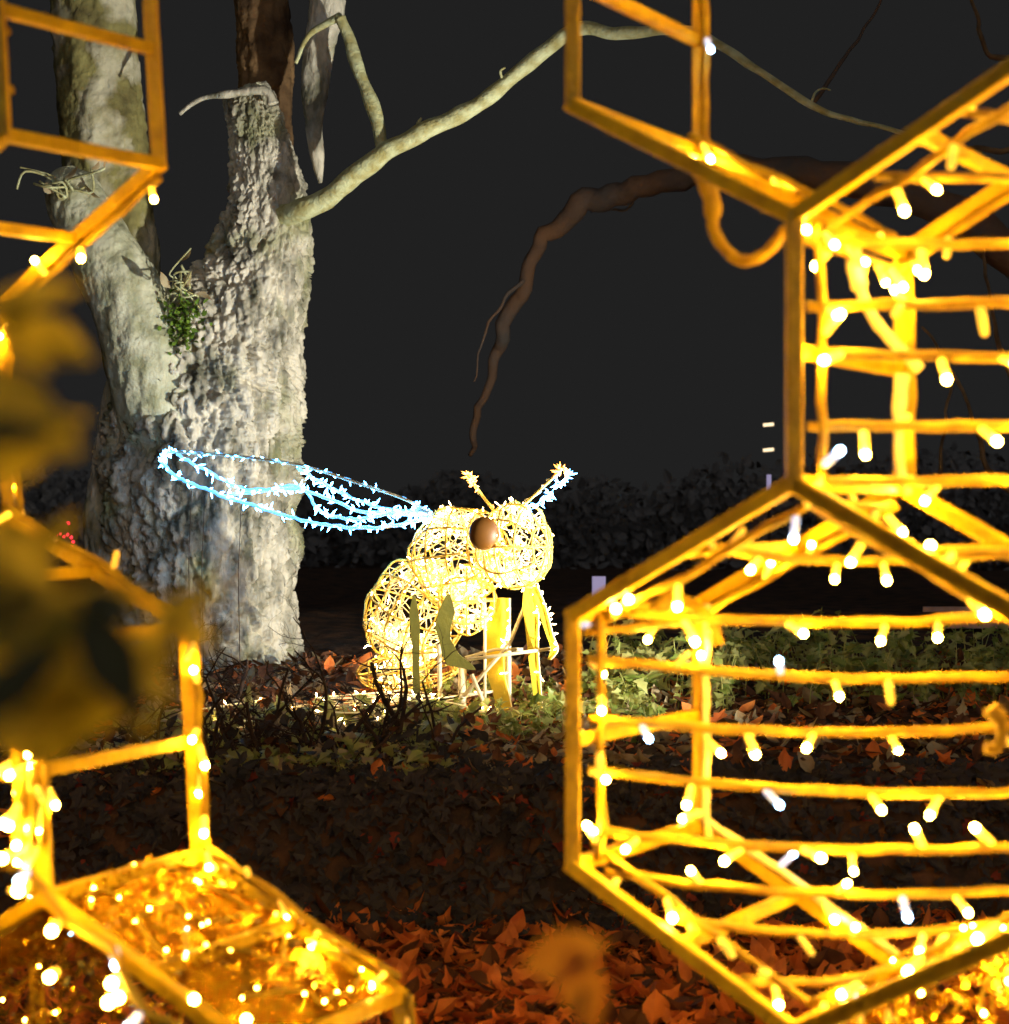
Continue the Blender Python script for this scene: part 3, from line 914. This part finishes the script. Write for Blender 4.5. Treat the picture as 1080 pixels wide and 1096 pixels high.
for i in range(520):
    x, y = rnd(-1.75, -.1), rnd(7.8, 8.6)
    b.leaf((x, y, height(x, y) + abs(random.gauss(0, .10))), rvec(), rvec() + V((0, -.6, .3)), rnd(.04, .09), rnd(.03, .06), random.choice((0, 0, 0, 1, 2)), curl=rnd(-.2, .5))
o = b.build('foliage', [M['dark_leaf'], M['litter_dark'], M['ivy_pale']], sh, smooth=False)

# ------------------------------------------------------------------ near laurel, out of focus at the left
la = empty('laurel_shrub', (-.75, 1.5, GZ))
tag(la, 'blurred broad-leaved shrub close to the camera at the left edge', 'shrub')
b = MB()
st = spline([V((-.80, 1.5, GZ)), V((-.62, 1.42, .6)), V((-.50, 1.38, 1.2)), V((-.43, 1.36, 1.5)), V((-.40, 1.35, 1.72))], 8)
b.tube(st, [.012 - .009 * i / len(st) for i in range(len(st))], 8)
b.build('stem', M['near_dark'], la)
b = MB()
def near(px0, py0, px1, py1, w, Y, m=0, ny=-1, nz=.5):
    Y *= .82; w *= .9
    p0, p1 = P(px0, py0, Y), P(px1, py1, Y)
    L = (p1 - p0).length
    b.leaf(p0, p1 - p0, (0, ny, nz), L, w / 2000 * Y, m, curl=rnd(.0, .2))
near(-20, 335, 95, 305, 46, 1.35)
near(15, 350, 100, 385, 62, 1.4)
near(-50, 400, 80, 480, 95, 1.3)
near(-40, 520, 90, 440, 90, 1.35)
near(-30, 560, 60, 640, 90, 1.4)
near(-60, 700, 130, 660, 120, 1.3)
near(-40, 640, 190, 740, 110, 1.25)
near(-50, 780, 150, 720, 110, 1.32)
near(20, 830, 190, 650, 90, 1.4)
near(165, 665, 245, 628, 40, 1.3)
near(160, 650, 235, 690, 44, 1.45)
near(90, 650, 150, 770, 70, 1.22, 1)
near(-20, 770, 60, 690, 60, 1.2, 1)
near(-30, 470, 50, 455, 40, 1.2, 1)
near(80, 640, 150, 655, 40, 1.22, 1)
for k in range(26):
    x, y = random.choice([(20, 330), (40, 430), (30, 500), (40, 690), (90, 720), (60, 620), (110, 760), (20, 770)])
    x += rnd(-45, 45); y += rnd(-40, 40); a = rnd(-.9, .9); L = rnd(40, 85)
    near(x, y, x + L * math.cos(a), y + L * math.sin(a), rnd(26, 46), rnd(1.22, 1.6), 0 if random.random() < .72 else 1, rnd(-1, -.3), rnd(-.6, 1))
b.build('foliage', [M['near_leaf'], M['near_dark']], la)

dl = empty('dried_leaf', P(600, 1120, 1.5))
tag(dl, 'blurred curled orange leaf on a thin stem at the bottom centre', 'leaf')
b = MB()
b.leaf(P(560, 1035, 1.5), P(640, 1012, 1.5) - P(560, 1035, 1.5), (0, -1, .2), .072, .042, curl=.2)
b.leaf(P(612, 1015, 1.5), P(636, 1100, 1.5) - P(612, 1015, 1.5), (0, -1, .2), .07, .038, curl=.1)
b.build('blade', M['dry_leaf'], dl)
b = MB(); b.tube([P(625, 1060, 1.5), P(590, 1250, 1.5), V((.04, 1.6, GZ))], .003, 6); b.build('stalk', M['near_dark'], dl)

# ------------------------------------------------------------------ small far things
def far_lights(name, label, pts, m, r, Y, cat='fairy lights'):
    b = MB()
    PP = [P(x, y, Y) for x, y in pts]
    b.tube(PP, r * .35, 5, 1)
    for p in PP: b.sphere(p, r, (1, 1, 1), 8, 5, 0)
    o = b.build(name, [M[m], M['twig']])
    return tag(o, label, cat)
far_lights('fairy_lights', 'tiny red fairy lights far off left of the tree trunk', [(60, 573), (64, 571), (68, 574), (72, 572), (76, 575), (78, 580), (77, 586), (73, 560)], 'red_led', .016, 20)
far_lights('fairy_lights', 'row of small gold fairy lights on the ground between tree and bee', [(308, 659), (314, 661), (320, 658), (326, 661), (332, 662), (343, 663), (347, 661)], 'gold_led', .016, 16)
far_lights('fairy_lights', 'distant row of tiny orange lights seen inside the upper hexagon', [(908, 520), (914, 518), (920, 523), (925, 519), (930, 522), (934, 518), (938, 523)], 'gold_led', .012, 24)
for y in (455, 482):
    b = MB(); b.tube([P(817, y, 24), P(828, y - 1, 24)], .02, 6)
    o = b.build('wall_lamp', M['white_led'])
    tag(o, 'upper tiny white lamp far off beside the frame upright' if y == 455 else 'lower tiny white lamp far off beside the frame upright', 'lamp')
def marker(px, py, w, h, Y, m, label, cat, name):
    b = MB()
    base = height(P(px, 0, Y).x, Y)
    p = P(px, py, Y)
    boxm(b, p, w / 2000 * Y, .08, h / 2000 * Y, Matrix.Identity(3), 0)
    zt = p.z - h / 4000 * Y
    b.tube([V((p.x, Y, base - .1)), V((p.x, Y, zt))], .022, 6, 1)
    o = b.build(name, [M[m], M['black']], smooth=False)
    tag(o, label, cat)
marker(641, 630, 14, 26, 16, 'lav', 'pale lavender lit marker post beside the left corner of the frame', 'marker post', 'marker_post')
marker(823, 517, 4, 18, 20, 'lav', 'thin lavender light strip far off near the frame upright', 'light strip', 'light_strip')
be = empty('bench', P(1040, 720, 13))
tag(be, 'pinkish wooden bench in the dark behind the right honeycomb frame', 'bench')
b = MB(); boxm(b, P(1045, 667, 12.8), .62, .34, .05, Matrix.Identity(3)); b.build('seat', M['pink_wood'], be, smooth=False)
b = MB(); boxm(b, P(1040, 652, 13.05), .68, .03, .035, Matrix.Identity(3)); b.build('backrest', M['pink_wood'], be, smooth=False)
for px, Y in ((1000, 12.7), (1088, 12.7), (1002, 12.95), (1086, 12.95)):
    p = P(px, 672, Y)
    b = MB(); b.tube([V((p.x, Y, height(p.x, Y) - .05)), p], .022, 6); b.build('leg', M['pink_wood'], be)
marker(1062, 738, 34, 40, 11.6, 'grey_post', 'grey block standing in the ivy at the right edge', 'block', 'stone_block')


# ------------------------------------------------------------------ dark bushes added far behind everything to hide the horizon
b = MB()
for i in range(30000):
    y = rnd(24, 32); x = rnd(-11, 12) * y / 24
    top = 1.7 + .8 * noise.noise(V((x * .22, y * .1, 3))) + .7 * noise.noise(V((x * .8, 0, 8)))
    z = .2 + max(top, .5) * (random.random() ** .8)
    b.leaf((x, y, z), rvec(), V((rnd(-.7, .7), -1, rnd(-.3, .9))), rnd(.08, .22), rnd(.06, .15), curl=rnd(-.3, .5))
o = b.build('backdrop', M['backdrop'], smooth=False)
tag(o, 'dark mass of bushes and undergrowth added far behind the bee to hide the horizon', 'backdrop', kind='stuff')
